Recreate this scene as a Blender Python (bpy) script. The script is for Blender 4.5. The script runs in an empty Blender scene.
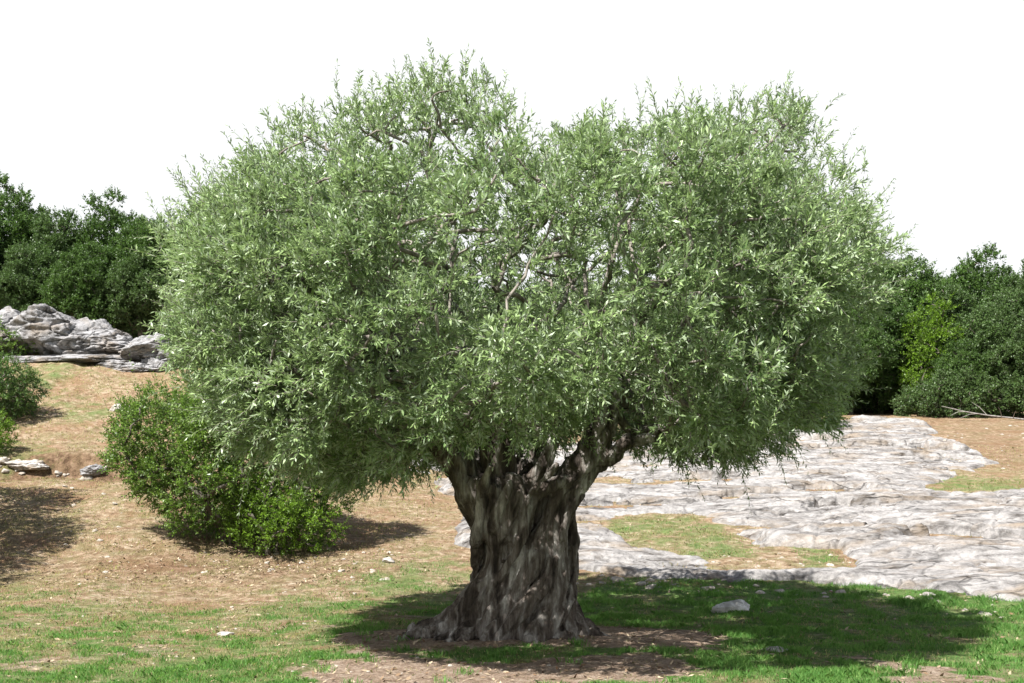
import bpy, math, numpy as np
from mathutils import Vector
SC = bpy.context.scene
COL = SC.collection
rng = np.random.default_rng(7)
F, CX, HY, CAMZ = 1200.0, 512.0, 480.0, 1.6     # focal length in px, principal column, horizon row, eye height

# ------------------------------------------------------------------ noise
def _hash(ix, iy, iz, seed):
    h = (ix.astype(np.int64) * 374761393 + iy.astype(np.int64) * 668265263 + iz.astype(np.int64) * 2147483647 + seed * 974634777) & 0xFFFFFFFF
    h = ((h ^ (h >> 13)) * 1274126177) & 0xFFFFFFFF
    h = ((h ^ (h >> 16)) * 2246822519) & 0xFFFFFFFF
    return ((h ^ (h >> 15)) & 0xFFFFFF) / float(0xFFFFFF)
def vnoise(x, y, z=None, seed=0):
    x = np.asarray(x, float); y = np.asarray(y, float)
    z = np.zeros_like(x) if z is None else np.asarray(z, float)
    x0 = np.floor(x); y0 = np.floor(y); z0 = np.floor(z)
    fx, fy, fz = x - x0, y - y0, z - z0
    fx = fx*fx*(3-2*fx); fy = fy*fy*(3-2*fy); fz = fz*fz*(3-2*fz)
    r = 0
    for a in (0, 1):
        for b in (0, 1):
            for c in (0, 1):
                w = (fx if a else 1-fx)*(fy if b else 1-fy)*(fz if c else 1-fz)
                r = r + w*_hash(x0+a, y0+b, z0+c, seed)
    return r*2-1
def fbm(x, y, z=None, octv=4, seed=0, gain=.5):
    s = 0; a = 1.0; n = 0
    z = np.zeros_like(np.asarray(x, float)) if z is None else z
    for o in range(octv):
        f = 2.03**o
        s = s + a*vnoise(x*f+o*17.3, y*f-o*9.1, z*f+o*5.7, seed+o); n += a; a *= gain
    return s/n
def ridged(x, y, z=None, octv=4, seed=0):
    s = 0; a = 1.0; n = 0
    z = np.zeros_like(np.asarray(x, float)) if z is None else z
    for o in range(octv):
        f = 2.03**o
        s = s + a*(1-np.abs(vnoise(x*f+o*7.3, y*f-o*3.1, z*f, seed+o))*2); n += a; a *= .5
    return s/n
def sstep(a, b, x):
    t = np.clip((x-a)/(b-a), 0, 1); return t*t*(3-2*t)

# ------------------------------------------------------------------ terrain
_LD = np.array([-400, 0, 14, 16, 18, 20, 22, 23.62, 23.98, 26, 28, 30, 32, 34, 38, 60, 140, 600, 3000.])
_LH = np.array([0, 0, 0.0, .12, .48, .95, 1.40, 1.60, 2.10, 2.6, 3.25, 3.95, 4.7, 5.4, 6.1, 7.6, 14, 20, 22])
_RD = np.array([-400, 0, 14, 16, 18, 20, 24, 30, 38, 45, 50, 60, 140, 600, 3000.])
_RH = np.array([0, 0, 0.0, .10, .36, .66, 1.22, 2.0, 3.1, 4.0, 4.4, 5.4, 13, 20, 22])
def bank_y(x, y): return y + (.35*vnoise(x*.6, y*0+3, seed=11)+.12*vnoise(x*2.3, y*0+7, seed=12))*sstep(18, 22, y)
def H0(x, y):
    x = np.asarray(x, float); y = np.asarray(y, float)
    yl = bank_y(x, y)
    l = np.interp(yl, _LD, _LH)
    r = (np.interp(y-.7, _RD, _RH)+np.interp(y, _RD, _RH)+np.interp(y+.7, _RD, _RH))/3
    w = sstep(-7.0, -1.2, x)
    return l*(1-w)+r*w
def ground_hit(u, v):
    y = np.linspace(7, 90, 3000)
    x = (u-CX)/F*y; z = CAMZ+(HY-v)/F*y
    d = z-H0(x, y)
    k = np.argmax(d <= 0) if (d <= 0).any() else len(y)-1
    return np.array([x[k], y[k]])
def P(u, v, d): return np.array([(u-CX)/F*d, d, CAMZ+(HY-v)/F*d])
def poly_world(pts): return np.array([ground_hit(u, v) for u, v in pts])
def poly_sd(x, y, poly):          # signed distance, positive inside
    x = np.asarray(x, float); y = np.asarray(y, float)
    inside = np.zeros(x.shape, bool); dist = np.full(x.shape, 1e9)
    n = len(poly)
    for i in range(n):
        ax, ay = poly[i]; bx, by = poly[(i+1) % n]
        c = ((ay > y) != (by > y)) & (x < (bx-ax)*(y-ay)/((by-ay)+1e-12)+ax)
        inside ^= c
        t = np.clip(((x-ax)*(bx-ax)+(y-ay)*(by-ay))/((bx-ax)**2+(by-ay)**2+1e-12), 0, 1)
        dist = np.minimum(dist, np.hypot(x-ax-t*(bx-ax), y-ay-t*(by-ay)))
    return np.where(inside, dist, -dist)
SLAB = poly_world([(452, 545), (462, 500), (395, 462), (470, 446), (600, 446), (740, 440), (800, 428), (850, 419), (925, 421), (945, 440),
                   (1000, 462), (960, 476), (918, 492), (960, 496), (1100, 490), (1130, 625), (1010, 604), (930, 592), (860, 586), (760, 583), (690, 584), (590, 577)])
ISLE = poly_world([(598, 532), (625, 517), (690, 513), (728, 530), (765, 545), (735, 557), (690, 556), (640, 553)])
ISLE2 = poly_world([(790, 549), (825, 551), (850, 566), (812, 566)])
GRAV = poly_world([(700, 556), (770, 546), (835, 550), (858, 568), (790, 573), (735, 572)])
DIRT1 = poly_world([(300, 664), (380, 655), (520, 657), (660, 655), (700, 664), (690, 690), (300, 700)])
DIRT2 = poly_world([(300, 646), (340, 636), (470, 630), (620, 628), (690, 630), (735, 640), (700, 650), (600, 652), (430, 655)])
DIRT3 = poly_world([(770, 642), (880, 655), (960, 668), (1000, 690), (860, 690), (850, 664), (790, 655)])
def slab_sd(x, y):
    s = poly_sd(x, y, SLAB) + .35*fbm(x*1.1, y*1.1, octv=4, seed=31) + (.35*fbm(x*1.7, y*1.7, octv=5, seed=35, gain=.65)-.05)*sstep(19, 17.5, y)
    s = np.minimum(s, -(poly_sd(x, y, ISLE) + .28*fbm(x*2.2, y*2.2, octv=5, seed=32)))
    s = np.minimum(s, 1.0-3.2*np.maximum(0, fbm(x*.45, y*1.5, octv=4, seed=34)-.13)/.10*sstep(18.5, 20, y))
    s = np.minimum(s, -(poly_sd(x, y, GRAV) + .15*fbm(x*2.2, y*2.2, octv=3, seed=33)))
    return s
def Hg(x, y):                     # the soil
    near = sstep(13.5, 17, y)
    h = H0(x, y) + .035*fbm(x*.7, y*.7, octv=3, seed=1) + .012*fbm(x*3, y*3, octv=3, seed=2)*(1+1.6*near)
    h = h + .10*near*sstep(-1, -3, x)*fbm(x*.9, y*.9, octv=4, seed=3)
    # mound of roots under the old trunk
    h = h + .07*np.exp(-(((x-.05)/1.3)**2+((y-12)/1.1)**2))
    # the bare bank of the terrace step
    return h
def Hs(x, y):                     # the limestone
    s = slab_sd(x, y)
    s = s + .10*fbm(x*4, y*4, octv=3, seed=52)
    inn = sstep(-.30, .22, s)*.8+.2*sstep(0, 1.2, s)
    xw = x + .25*fbm(x*.5, y*.5, octv=2, seed=41); yw = y + .35*fbm(x*.4, y*.6, octv=3, seed=42)
    def terr(n, k, w):             # stepped beds with crisp edges
        q = n*k; f = q-np.floor(q); return (np.floor(q)+sstep(0, w, f))/k
    h = H0(x, y) - .25 + .35*inn
    n1 = fbm(x*.30+.12*y, y*.62, octv=4, seed=44); n2 = fbm(xw*.9+.3*y, yw*2.3, octv=4, seed=48); n3 = fbm(xw*2.6, yw*6.0, octv=4, seed=54)
    h = h + (.23*terr(n1, 9, .16)+.05)*inn + .06*terr(n2, 6, .22)*inn + .028*terr(n3, 4, .3)*inn
    cr = np.abs(vnoise(xw*.5+.2*y, yw*1.9, seed=45)); h = h - .06*inn*np.exp(-(cr/.035)**2)
    cr = np.abs(vnoise(xw*1.3+9-.5*yw, yw*1.1, seed=46)); h = h - .04*inn*np.exp(-(cr/.03)**2)*(vnoise(x*.5, y*.5, seed=51) > -.1)
    h = h + .012*fbm(x*9, y*13, octv=4, seed=49, gain=.65)*inn
    pit = vnoise(x*7, y*9, seed=55); h = h - .02*inn*sstep(.55, .85, pit)
    return h

# ------------------------------------------------------------------ mesh helpers
def mesh_from(name, V, Fc, mats, smooth=False, attrs=None, midx=None):
    me = bpy.data.meshes.new(name)
    V = np.asarray(V, np.float32); Fc = np.asarray(Fc, np.int32); k = Fc.shape[1]
    me.vertices.add(len(V)); me.vertices.foreach_set('co', V.ravel())
    me.loops.add(Fc.size); me.loops.foreach_set('vertex_index', Fc.ravel())
    me.polygons.add(len(Fc)); me.polygons.foreach_set('loop_start', np.arange(0, Fc.size, k, dtype=np.int32))
    me.polygons.foreach_set('loop_total', np.full(len(Fc), k, np.int32))
    if midx is not None: me.polygons.foreach_set('material_index', np.asarray(midx, np.int32))
    if smooth: me.polygons.foreach_set('use_smooth', np.ones(len(Fc), bool))
    for m in mats: me.materials.append(m)
    for an, av in (attrs or {}).items():
        a = me.attributes.new(an, 'FLOAT', 'POINT'); a.data.foreach_set('value', np.asarray(av, np.float32))
    me.update(); me.validate(); return me
def link(name, me, parent=None, loc=None):
    o = bpy.data.objects.new(name, me); COL.objects.link(o)
    if parent: o.parent = parent
    if loc is not None: o.location = loc
    return o
def empty(name, loc): 
    o = bpy.data.objects.new(name, None); COL.objects.link(o); o.location = [float(c) for c in loc]; o.empty_display_size = .2; return o
def tag(o, label=None, cat=None, group=None, kind=None):
    for k, v in (('label', label), ('category', cat), ('group', group), ('kind', kind)):
        if v: o[k] = v
    return o
def grid_mesh(name, X, Y, Z, mats, attrs=None, keep=None):
    n, m = X.shape
    V = np.stack([X, Y, Z], -1).reshape(-1, 3)
    i = np.arange(n*m).reshape(n, m)
    q = np.stack([i[:-1, :-1], i[:-1, 1:], i[1:, 1:], i[1:, :-1]], -1).reshape(-1, 4)
    if keep is not None:
        kq = keep[:-1, :-1] | keep[:-1, 1:] | keep[1:, 1:] | keep[1:, :-1]
        q = q[kq.ravel()]
        used = np.unique(q); mp = np.full(len(V), -1); mp[used] = np.arange(len(used)); q = mp[q]; V = V[used]
        attrs = {k: v.ravel()[used] for k, v in (attrs or {}).items()}
    else: attrs = {k: v.ravel() for k, v in (attrs or {}).items()}
    return mesh_from(name, V, q, mats, smooth=True, attrs=attrs)
def nrm(a): return a/np.maximum(np.linalg.norm(a, axis=-1, keepdims=True), 1e-9)

class Tubes:
    def __init__(s): s.V = []; s.F = []; s.n = 0
    def add(s, pts, rad, sides=6, cap=False):
        pts = np.asarray(pts, float); rad = np.asarray(rad, float); n = len(pts)
        t = nrm(np.gradient(pts, axis=0))
        ref = np.array([0, 0, 1.]) if abs(t[0, 2]) < .9 else np.array([1., 0, 0])
        a = nrm(np.cross(t, ref)); 
        for i in range(1, n):
            v = a[i-1]-t[i]*np.dot(a[i-1], t[i]); a[i] = v/max(np.linalg.norm(v), 1e-9)
        b = np.cross(t, a)
        th = np.arange(sides)*2*math.pi/sides
        ring = pts[:, None]+rad[:, None, None]*(np.cos(th)[None, :, None]*a[:, None]+np.sin(th)[None, :, None]*b[:, None])
        i = np.arange(n*sides).reshape(n, sides); j = np.roll(i, -1, 1)
        q = np.stack([i[:-1], j[:-1], j[1:], i[1:]], -1).reshape(-1, 4)
        V = ring.reshape(-1, 3)
        if cap:
            V = np.vstack([V, pts[0], pts[-1]]); c0, c1 = n*sides, n*sides+1
            f0 = np.stack([j[0], i[0], np.full(sides, c0), np.full(sides, c0)], -1)
            f1 = np.stack([i[-1], j[-1], np.full(sides, c1), np.full(sides, c1)], -1)
            s.caps = getattr(s, 'caps', []); s.caps.append(np.vstack([f0, f1])[:, :3]+s.n)
        s.V.append(V); s.F.append(q+s.n); s.n += len(V)
    def mesh(s, name, mats, off=(0, 0, 0)):
        return mesh_from(name, np.vstack(s.V)-np.asarray(off), np.vstack(s.F), mats, smooth=True)

# ------------------------------------------------------------------ materials
class M:
    def __init__(s, name):
        s.m = bpy.data.materials.new(name); s.m.use_nodes = True; s.t = s.m.node_tree; s.t.nodes.clear()
        s.out = s.n('ShaderNodeOutputMaterial')
    def n(s, typ, **kw):
        nd = s.t.nodes.new(typ)
        for k, v in kw.items(): setattr(nd, k, v)
        return nd
    def set(s, nd, **kw):
        for k, v in kw.items():
            k = k.replace('_', ' ')
            if hasattr(v, 'is_output') or isinstance(v, bpy.types.NodeSocket): s.t.links.new(v, nd.inputs[k])
            else: nd.inputs[k].default_value = v
        return nd
    def l(s, a, b): s.t.links.new(a, b)
    def coord(s, scale=(1, 1, 1)):
        tc = s.n('ShaderNodeTexCoord'); mp = s.n('ShaderNodeMapping'); s.l(tc.outputs['Object'], mp.inputs[0]); mp.inputs['Scale'].default_value = scale
        return mp.outputs[0]
    def noise(s, vec, scale, detail=5, rough=.6, dist=0):
        nd = s.n('ShaderNodeTexNoise'); s.l(vec, nd.inputs['Vector'])
        nd.inputs['Scale'].default_value = scale; nd.inputs['Detail'].default_value = detail; nd.inputs['Roughness'].default_value = rough; nd.inputs['Distortion'].default_value = dist
        return nd.outputs['Fac']
    def ramp(s, fac, stops):
        r = s.n('ShaderNodeValToRGB'); s.l(fac, r.inputs[0]); e = r.color_ramp.elements
        while len(e) < len(stops): e.new(.5)
        for i, (p, c) in enumerate(stops):
            e[i].position = p; e[i].color = (*c, 1) if isinstance(c, tuple) else (c, c, c, 1)
        return r.outputs[0]
    def mix(s, fac, a, b, mode='MIX'):
        nd = s.n('ShaderNodeMix'); nd.data_type = 'RGBA'; nd.blend_type = mode
        for sock, v in ((nd.inputs[0], fac), (nd.inputs[6], a), (nd.inputs[7], b)):
            if isinstance(v, bpy.types.NodeSocket): s.l(v, sock)
            else: sock.default_value = (*v, 1) if isinstance(v, tuple) else v
        return nd.outputs[2]
    def math(s, op, a, b=0, clamp=False):
        nd = s.n('ShaderNodeMath', operation=op); nd.use_clamp = clamp
        for i, v in enumerate((a, b)):
            if isinstance(v, bpy.types.NodeSocket): s.l(v, nd.inputs[i])
            else: nd.inputs[i].default_value = v
        return nd.outputs[0]
    def attr(s, name):
        a = s.n('ShaderNodeAttribute'); a.attribute_name = name; return a.outputs['Fac']
    def bump(s, h, dist, strength=1.0, prev=None):
        b = s.n('ShaderNodeBump'); s.l(h, b.inputs['Height']); b.inputs['Distance'].default_value = dist; b.inputs['Strength'].default_value = strength
        if prev: s.l(prev, b.inputs['Normal'])
        return b.outputs[0]
    def finish(s, col, rough=.9, normal=None, spec=.2):
        p = s.n('ShaderNodeBsdfPrincipled')
        if isinstance(col, bpy.types.NodeSocket): s.l(col, p.inputs['Base Color'])
        else: p.inputs['Base Color'].default_value = (*col, 1)
        p.inputs['Roughness'].default_value = rough; p.inputs['Specular IOR Level'].default_value = spec
        if normal: s.l(normal, p.inputs['Normal'])
        s.l(p.outputs[0], s.out.inputs[0]); return s.m

def leaf_mat(name, top, under, alt, rough=.45, trans=.3, spec=.4, big=.6):
    m = M(name)
    r = m.attr('rnd')
    c = m.mix(r, top, alt)
    nb = m.noise(m.coord(), big, 3)
    c = m.mix(m.ramp(nb, [(.35, .0), (.7, .55)]), c, tuple(min(1, q*1.35) for q in alt))
    g = m.n('ShaderNodeNewGeometry')
    cu = m.mix(g.outputs['Backfacing'], c, under)
    p = m.n('ShaderNodeBsdfPrincipled'); m.l(cu, p.inputs['Base Color']); p.inputs['Roughness'].default_value = rough
    p.inputs['Specular IOR Level'].default_value = spec
    t = m.n('ShaderNodeBsdfTranslucent'); m.l(m.mix(.5, cu, (alt[0]*1.45, alt[1]*1.7, alt[2]*.68)), t.inputs[0])
    ms = m.n('ShaderNodeMixShader'); ms.inputs[0].default_value = trans
    m.l(p.outputs[0], ms.inputs[1]); m.l(t.outputs[0], ms.inputs[2]); m.l(ms.outputs[0], m.out.inputs[0])
    return m.m
OLIVE = leaf_mat('olive_leaf', (.034, .085, .022), (.32, .395, .26), (.225, .305, .123), rough=.42, trans=.22, spec=.45)
OAK = leaf_mat('oak_leaf', (.018, .050, .010), (.06, .10, .035), (.085, .155, .03), trans=.25, spec=.3, big=.35)
OAK2 = leaf_mat('olive_green_leaf', (.028, .062, .016), (.08, .12, .05), (.085, .145, .04), trans=.25, spec=.3, big=.35)
LIME = leaf_mat('young_leaf', (.06, .13, .010), (.10, .16, .03), (.14, .24, .018), trans=.4, spec=.3)
MASTIC = leaf_mat('mastic_leaf', (.042, .092, .012), (.08, .13, .035), (.13, .215, .028), trans=.33, spec=.35, big=1.1)
GRASS = leaf_mat('grass_blade', (.055, .175, .03), (.08, .20, .045), (.19, .30, .09), rough=.6, trans=.4, spec=.2, big=.5)
DRYG = leaf_mat('dry_grass_blade', (.38, .30, .17), (.38, .31, .19), (.24, .26, .10), rough=.7, trans=.45, spec=.1)

def bark_mat():
    m = M('olive_bark'); v = m.coord((1, 1, .13))
    a = m.noise(v, 9, 8, .62, .25); b = m.noise(m.coord((1, 1, .5)), 38, 5, .7); w = m.noise(m.coord(), 2.2, 4)
    c = m.ramp(a, [(.36, (.025, .02, .017)), (.47, (.115, .095, .082)), (.56, (.27, .25, .23)), (.66, (.56, .54, .51))])
    c = m.mix(m.ramp(w, [(.4, .0), (.75, .6)]), c, (.12, .095, .075))
    c = m.mix(.5, c, m.ramp(b, [(.3, .25), (.7, .95)]), 'MULTIPLY')
    vo = m.n('ShaderNodeTexVoronoi'); vo.feature = 'DISTANCE_TO_EDGE'; m.l(m.coord((1, 1, .22)), vo.inputs['Vector']); vo.inputs['Scale'].default_value = 22
    n1 = m.bump(a, .05, 1.0); n2 = m.bump(vo.outputs[0], .02, .7, n1); n3 = m.bump(b, .012, .9, n2)
    return m.finish(c, .92, n3, .15)
BARK = bark_mat()
def twig_mat(name, c1, c2):
    m = M(name); a = m.noise(m.coord((1, 1, .5)), 14, 5, .7)
    return m.finish(m.ramp(a, [(.35, c1), (.65, c2)]), .9, m.bump(a, .01, .8), .15)
TWIG = twig_mat('olive_branch_bark', (.10, .085, .07), (.27, .245, .22))
WOOD = twig_mat('oak_bark', (.045, .038, .03), (.14, .125, .10))
DEAD = twig_mat('dead_wood', (.14, .125, .115), (.30, .28, .26))

def rock_mat(name, base, dark, warm, layer=(1, 3, 3), bs=1.0, wlo=.50):
    m = M(name); v = m.coord(layer); v1 = m.coord()
    a = m.noise(v, 1.7, 9, .68, .4); b = m.noise(v1, 11, 8, .72); w = m.noise(v, .55, 5, .6, .7)
    c = m.ramp(a, [(.34, dark), (.47, tuple(.72*q for q in base)), (.56, base), (.75, tuple(min(.62, 1.22*q) for q in base))])
    c = m.mix(m.ramp(w, [(wlo, .0), (wlo+.15, .75)]), c, warm)
    c = m.mix(.55, c, m.ramp(b, [(.34, .42), (.56, 1.0)]), 'MULTIPLY')
    vo = m.n('ShaderNodeTexVoronoi'); vo.feature = 'DISTANCE_TO_EDGE'; vo.inputs['Scale'].default_value = 1.5
    wn = m.n('ShaderNodeTexNoise'); wn.inputs['Scale'].default_value = 1.2; m.l(v1, wn.inputs[0])
    av = m.n('ShaderNodeVectorMath', operation='ADD'); m.l(v, av.inputs[0]); sc = m.n('ShaderNodeVectorMath', operation='SCALE'); m.l(wn.outputs['Color'], sc.inputs[0]); sc.inputs['Scale'].default_value = 1.4
    m.l(sc.outputs[0], av.inputs[1]); m.l(av.outputs[0], vo.inputs['Vector']); vo.inputs['Scale'].default_value = .8
    crack = m.ramp(vo.outputs[0], [(.0, 0.0), (.045, 1.0)])
    gate = m.ramp(m.noise(v1, .9, 3), [(.42, 1.0), (.6, 0.0)])
    ck = m.mix(gate, crack, (1., 1., 1.))
    c = m.mix(.6, c, ck, 'MULTIPLY')
    n1 = m.bump(a, .12*bs, .9); n2 = m.bump(b, .03*bs, .9, n1); n3 = m.bump(ck, .03*bs, .8, n2)
    return m.finish(c, .93, n3, .15)
PEB = M('pebble_stone'); PEBM = PEB.finish(PEB.ramp(PEB.noise(PEB.coord(), 1.5, 5), [(.35, (.20, .165, .13)), (.6, (.36, .33, .29))]), .9)
SLABM = rock_mat('pale_limestone', (.335, .32, .31), (.085, .075, .068), (.235, .185, .135), layer=(1.0, 2.6, 2.6), wlo=.5)
ROCKM = rock_mat('grey_limestone', (.31, .305, .31), (.075, .07, .068), (.22, .18, .14), layer=(1.6, 1.6, 2))
WHITEM = rock_mat('chalky_white_stone', (.66, .65, .63), (.42, .40, .37), (.55, .50, .43), layer=(3, 3, 3), bs=.1)
STONEM = rock_mat('white_stone', (.46, .43, .40), (.24, .21, .18), (.38, .30, .22), layer=(3, 3, 3), bs=.15)

def ground_mat():
    m = M('soil_and_turf'); v = m.coord()
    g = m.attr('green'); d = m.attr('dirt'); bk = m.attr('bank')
    a = m.noise(v, .9, 7, .65); b = m.noise(v, 7, 7, .7); c = m.noise(v, 34, 5, .75); e = m.noise(v, 2.6, 6, .7)
    tan = m.ramp(b, [(.32, (.11, .07, .042)), (.45, (.26, .18, .11)), (.56, (.39, .295, .20)), (.68, (.54, .46, .36))])
    tan = m.mix(m.ramp(e, [(.46, .0), (.60, .65)]), tan, (.20, .185, .085))
    tan = m.mix(m.ramp(a, [(.46, .0), (.62, .6)]), tan, (.25, .14, .08))
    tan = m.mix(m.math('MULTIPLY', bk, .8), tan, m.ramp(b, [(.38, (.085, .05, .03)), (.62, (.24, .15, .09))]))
    grn = m.ramp(b, [(.3, (.06, .11, .03)), (.5, (.115, .19, .055)), (.7, (.21, .25, .10))])
    gm = m.math('MULTIPLY_ADD', m.math('SUBTRACT', b, .5), 1.3, True); gm.node.inputs[2].default_value = 0
    gf = m.math('ADD', g, m.math('MULTIPLY', m.math('SUBTRACT', e, .5), 1.4))
    gf = m.ramp(gf, [(.22, .0), (.80, 1.0)])
    col = m.mix(gf, tan, grn)
    dirt = m.ramp(m.mix(.5, b, c), [(.34, (.12, .08, .055)), (.48, (.28, .20, .145)), (.62, (.45, .37, .295))])
    df = m.ramp(m.math('ADD', d, m.math('MULTIPLY', m.math('SUBTRACT', b, .5), 1.8)), [(.35, .0), (.75, 1.0)])
    col = m.mix(df, col, dirt)
    col = m.mix(.5, col, m.ramp(c, [(.3, .45), (.62, 1.0)]), 'MULTIPLY')
    n1 = m.bump(b, .09, 1.0); n2 = m.bump(c, .03, 1.0, n1)
    return m.finish(col, .95, n2, .1)
GROUNDM = ground_mat()

# ------------------------------------------------------------------ masks on the ground
def green_mask(x, y):
    n = fbm(x*.5, y*.8, octv=4, seed=61)
    lim = 16.6+1.9*sstep(-.5, 2.5, x); n2 = fbm(x*2.2, y*2.6, octv=4, seed=65)
    g = sstep(lim, lim-2.2, y + 1.3*n + .9*n2) * (.72 + .28*sstep(-4, 1.5, x)) * (.75+.5*n2)
    left = sstep(-.5, -3.5, x)
    g = g*(1-.2*left*sstep(10.5, 13.5, y))
    g = np.maximum(g, (.52+.3*fbm(x*1.3, y*1.3, octv=3, seed=67))*sstep(-.25, .35, poly_sd(x, y, ISLE)+.4*n+.05))
    g = np.maximum(g, .5*sstep(-.1, .2, poly_sd(x, y, ISLE2)+.35*n+.05))
    # greener hollow left of the trunk, and the strip by the rock on the right
    g = np.maximum(g, .5*np.exp(-(((x+1.5)/1.3)**2+((y-16.5)/2.2)**2)))
    g = np.maximum(g, .55*np.exp(-(((x-10.2)/2.2)**2+((y-26)/2.2)**2)))
    g = np.maximum(g, .45*sstep(22, 25, y)*sstep(-4, -7, x)*sstep(-.2, .4, fbm(x*.5, y*.5, octv=3, seed=66)))
    return g
def dirt_mask(x, y):
    n = .55*fbm(x*1.6, y*1.9, octv=6, seed=63, gain=.65)
    d = sstep(-.1, .35, poly_sd(x, y, DIRT1)+n*1.6)*.9
    d = np.maximum(d, sstep(-.12, .22, poly_sd(x, y, DIRT2)+n*.9))
    d = np.maximum(d, .8*sstep(0, .35, poly_sd(x, y, DIRT3)+n*1.3))
    d = np.maximum(d, .55*sstep(.27, .47, fbm(x*.9, y*1.3, octv=6, seed=64, gain=.62)+.08*sstep(-1, -4, x)-.1*sstep(0, 3, x))*sstep(17, 15, y))
    return d

# ------------------------------------------------------------------ ground sheet
def axis(lo, hi, n, ext, k=14, p=2.2):
    core = np.linspace(lo, hi, n); q = (np.arange(1, k+1)/k)**p
    return np.concatenate([(lo-q*ext)[::-1], core, hi+q*ext])
sx = axis(-.54, .54, 640, 40, 16, 3.0)
ys = np.concatenate([np.linspace(-2000, -100, 6), np.linspace(-60, 7, 16), np.geomspace(8, 48, 620), np.geomspace(50, 3000, 26)])
S_, Y_ = np.meshgrid(sx, ys)
X_ = S_*(np.maximum(Y_, 7)+3)
Z_ = Hg(X_, Y_)
sl = slab_sd(X_, Y_)
near = (Y_ > 14) & (Y_ < 60)
Z_ = Z_ - np.where(near, .15*sstep(.15, .5, sl), 0)
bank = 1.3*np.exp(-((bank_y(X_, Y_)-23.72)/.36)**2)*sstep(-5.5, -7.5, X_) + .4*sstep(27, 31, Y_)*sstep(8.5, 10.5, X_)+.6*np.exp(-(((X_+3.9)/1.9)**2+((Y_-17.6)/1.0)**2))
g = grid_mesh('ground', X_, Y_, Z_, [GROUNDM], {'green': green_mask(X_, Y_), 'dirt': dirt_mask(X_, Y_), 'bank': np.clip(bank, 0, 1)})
o = link('ground', g); tag(o, 'dry tan hillside running down to a green turf in front', kind='structure')
# limestone
sx2 = np.linspace(-.12, .50, 620); ys2 = np.geomspace(14.6, 50, 560)
S2, Y2 = np.meshgrid(sx2, ys2); X2 = S2*(Y2+3)
sd2 = slab_sd(X2, Y2)
b = grid_mesh('bedrock', X2, Y2, Hs(X2, Y2), [SLABM], keep=sd2 > -.35)
o = link('bedrock', b); tag(o, 'pale cracked limestone slab sloping up behind the olive trunk', kind='structure')
def surf(x, y): return np.where(slab_sd(x, y) > .05, np.maximum(Hs(x, y), Hg(x, y)-.12), Hg(x, y))

# ------------------------------------------------------------------ grass
def blades(name, x, y, hgt, wid, mat, lean=.5, zf=Hg, seg2=True):
    n = len(x); z = zf(x, y)-.006
    base = np.stack([x, y, z], -1); az = rng.uniform(0, 2*math.pi, n); la = rng.uniform(0, 2*math.pi, n)
    side = np.stack([np.cos(az), np.sin(az), 0*az], -1)
    ln = np.stack([np.cos(la), np.sin(la), 0*la], -1)*(rng.uniform(.1, 1, n)*lean)[:, None]
    up = np.array([0, 0, 1.])
    tip = base+(ln+up*np.sqrt(np.clip(1-.5*(ln**2).sum(-1, keepdims=True), .2, 1)))*hgt[:, None]
    mid = base+(ln*.35+up*.6)*hgt[:, None]
    w = wid[:, None]
    V = np.stack([base-side*w*.5, base+side*w*.5, mid+side*w*.4, tip, mid-side*w*.4], 1).reshape(-1, 3)
    i = np.arange(n)*5
    f = np.stack([i, i+1, i+2, i+3, i+4], -1)
    rnd = np.repeat(rng.uniform(0, 1, n)**1.5, 5)
    return mesh_from(name, V, f, [mat], attrs={'rnd': rnd})
n = 1100000
yy = 8.6+ (18.4-8.6)*rng.uniform(0, 1, n)**1.15; xx = rng.uniform(-.5, .5, n)*(yy+1.2)
gm = green_mask(xx, yy)*(1-.9*sstep(.3, .7, dirt_mask(xx, yy)))*(Hs(xx, yy) < Hg(xx, yy))
tuft = sstep(-.25, .4, fbm(xx*4.5, yy*4.5, octv=4, seed=71))
big = sstep(.1, .6, fbm(xx*.8, yy*.8, octv=3, seed=72))
prob = sstep(.12, .95, gm)*(.25+.85*tuft)*(.7+.3*big)
k = (rng.uniform(0, 1, n) < prob) & (np.hypot((xx-.05)/.95, (yy-12)/.6) > .9)
xx, yy, tuft, big = xx[k], yy[k], tuft[k], big[k]
right = sstep(-2.5, 2, xx)
nt_ = 90; ty_ = rng.uniform(9, 13.5, nt_); tx_ = rng.uniform(-.45, .45, nt_)*ty_; kk_ = rng.integers(0, nt_, 4200); ex_ = tx_[kk_]+rng.normal(0, .05, 4200); ey_ = ty_[kk_]+rng.normal(0, .05, 4200)
hh = rng.uniform(.015, .055, len(xx))*(.45+1.0*tuft)*(.75+.7*right*big+.25*right)
me = blades('grass', np.r_[xx, ex_], np.r_[yy, ey_], np.r_[hh, rng.uniform(.04, .09, 4200)], rng.uniform(.003, .007, len(xx)+4200), GRASS, 1.0)
o = link('grass', me); tag(o, 'short green turf around the foot of the olive tree', kind='stuff')
print('grass', len(xx))
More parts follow.
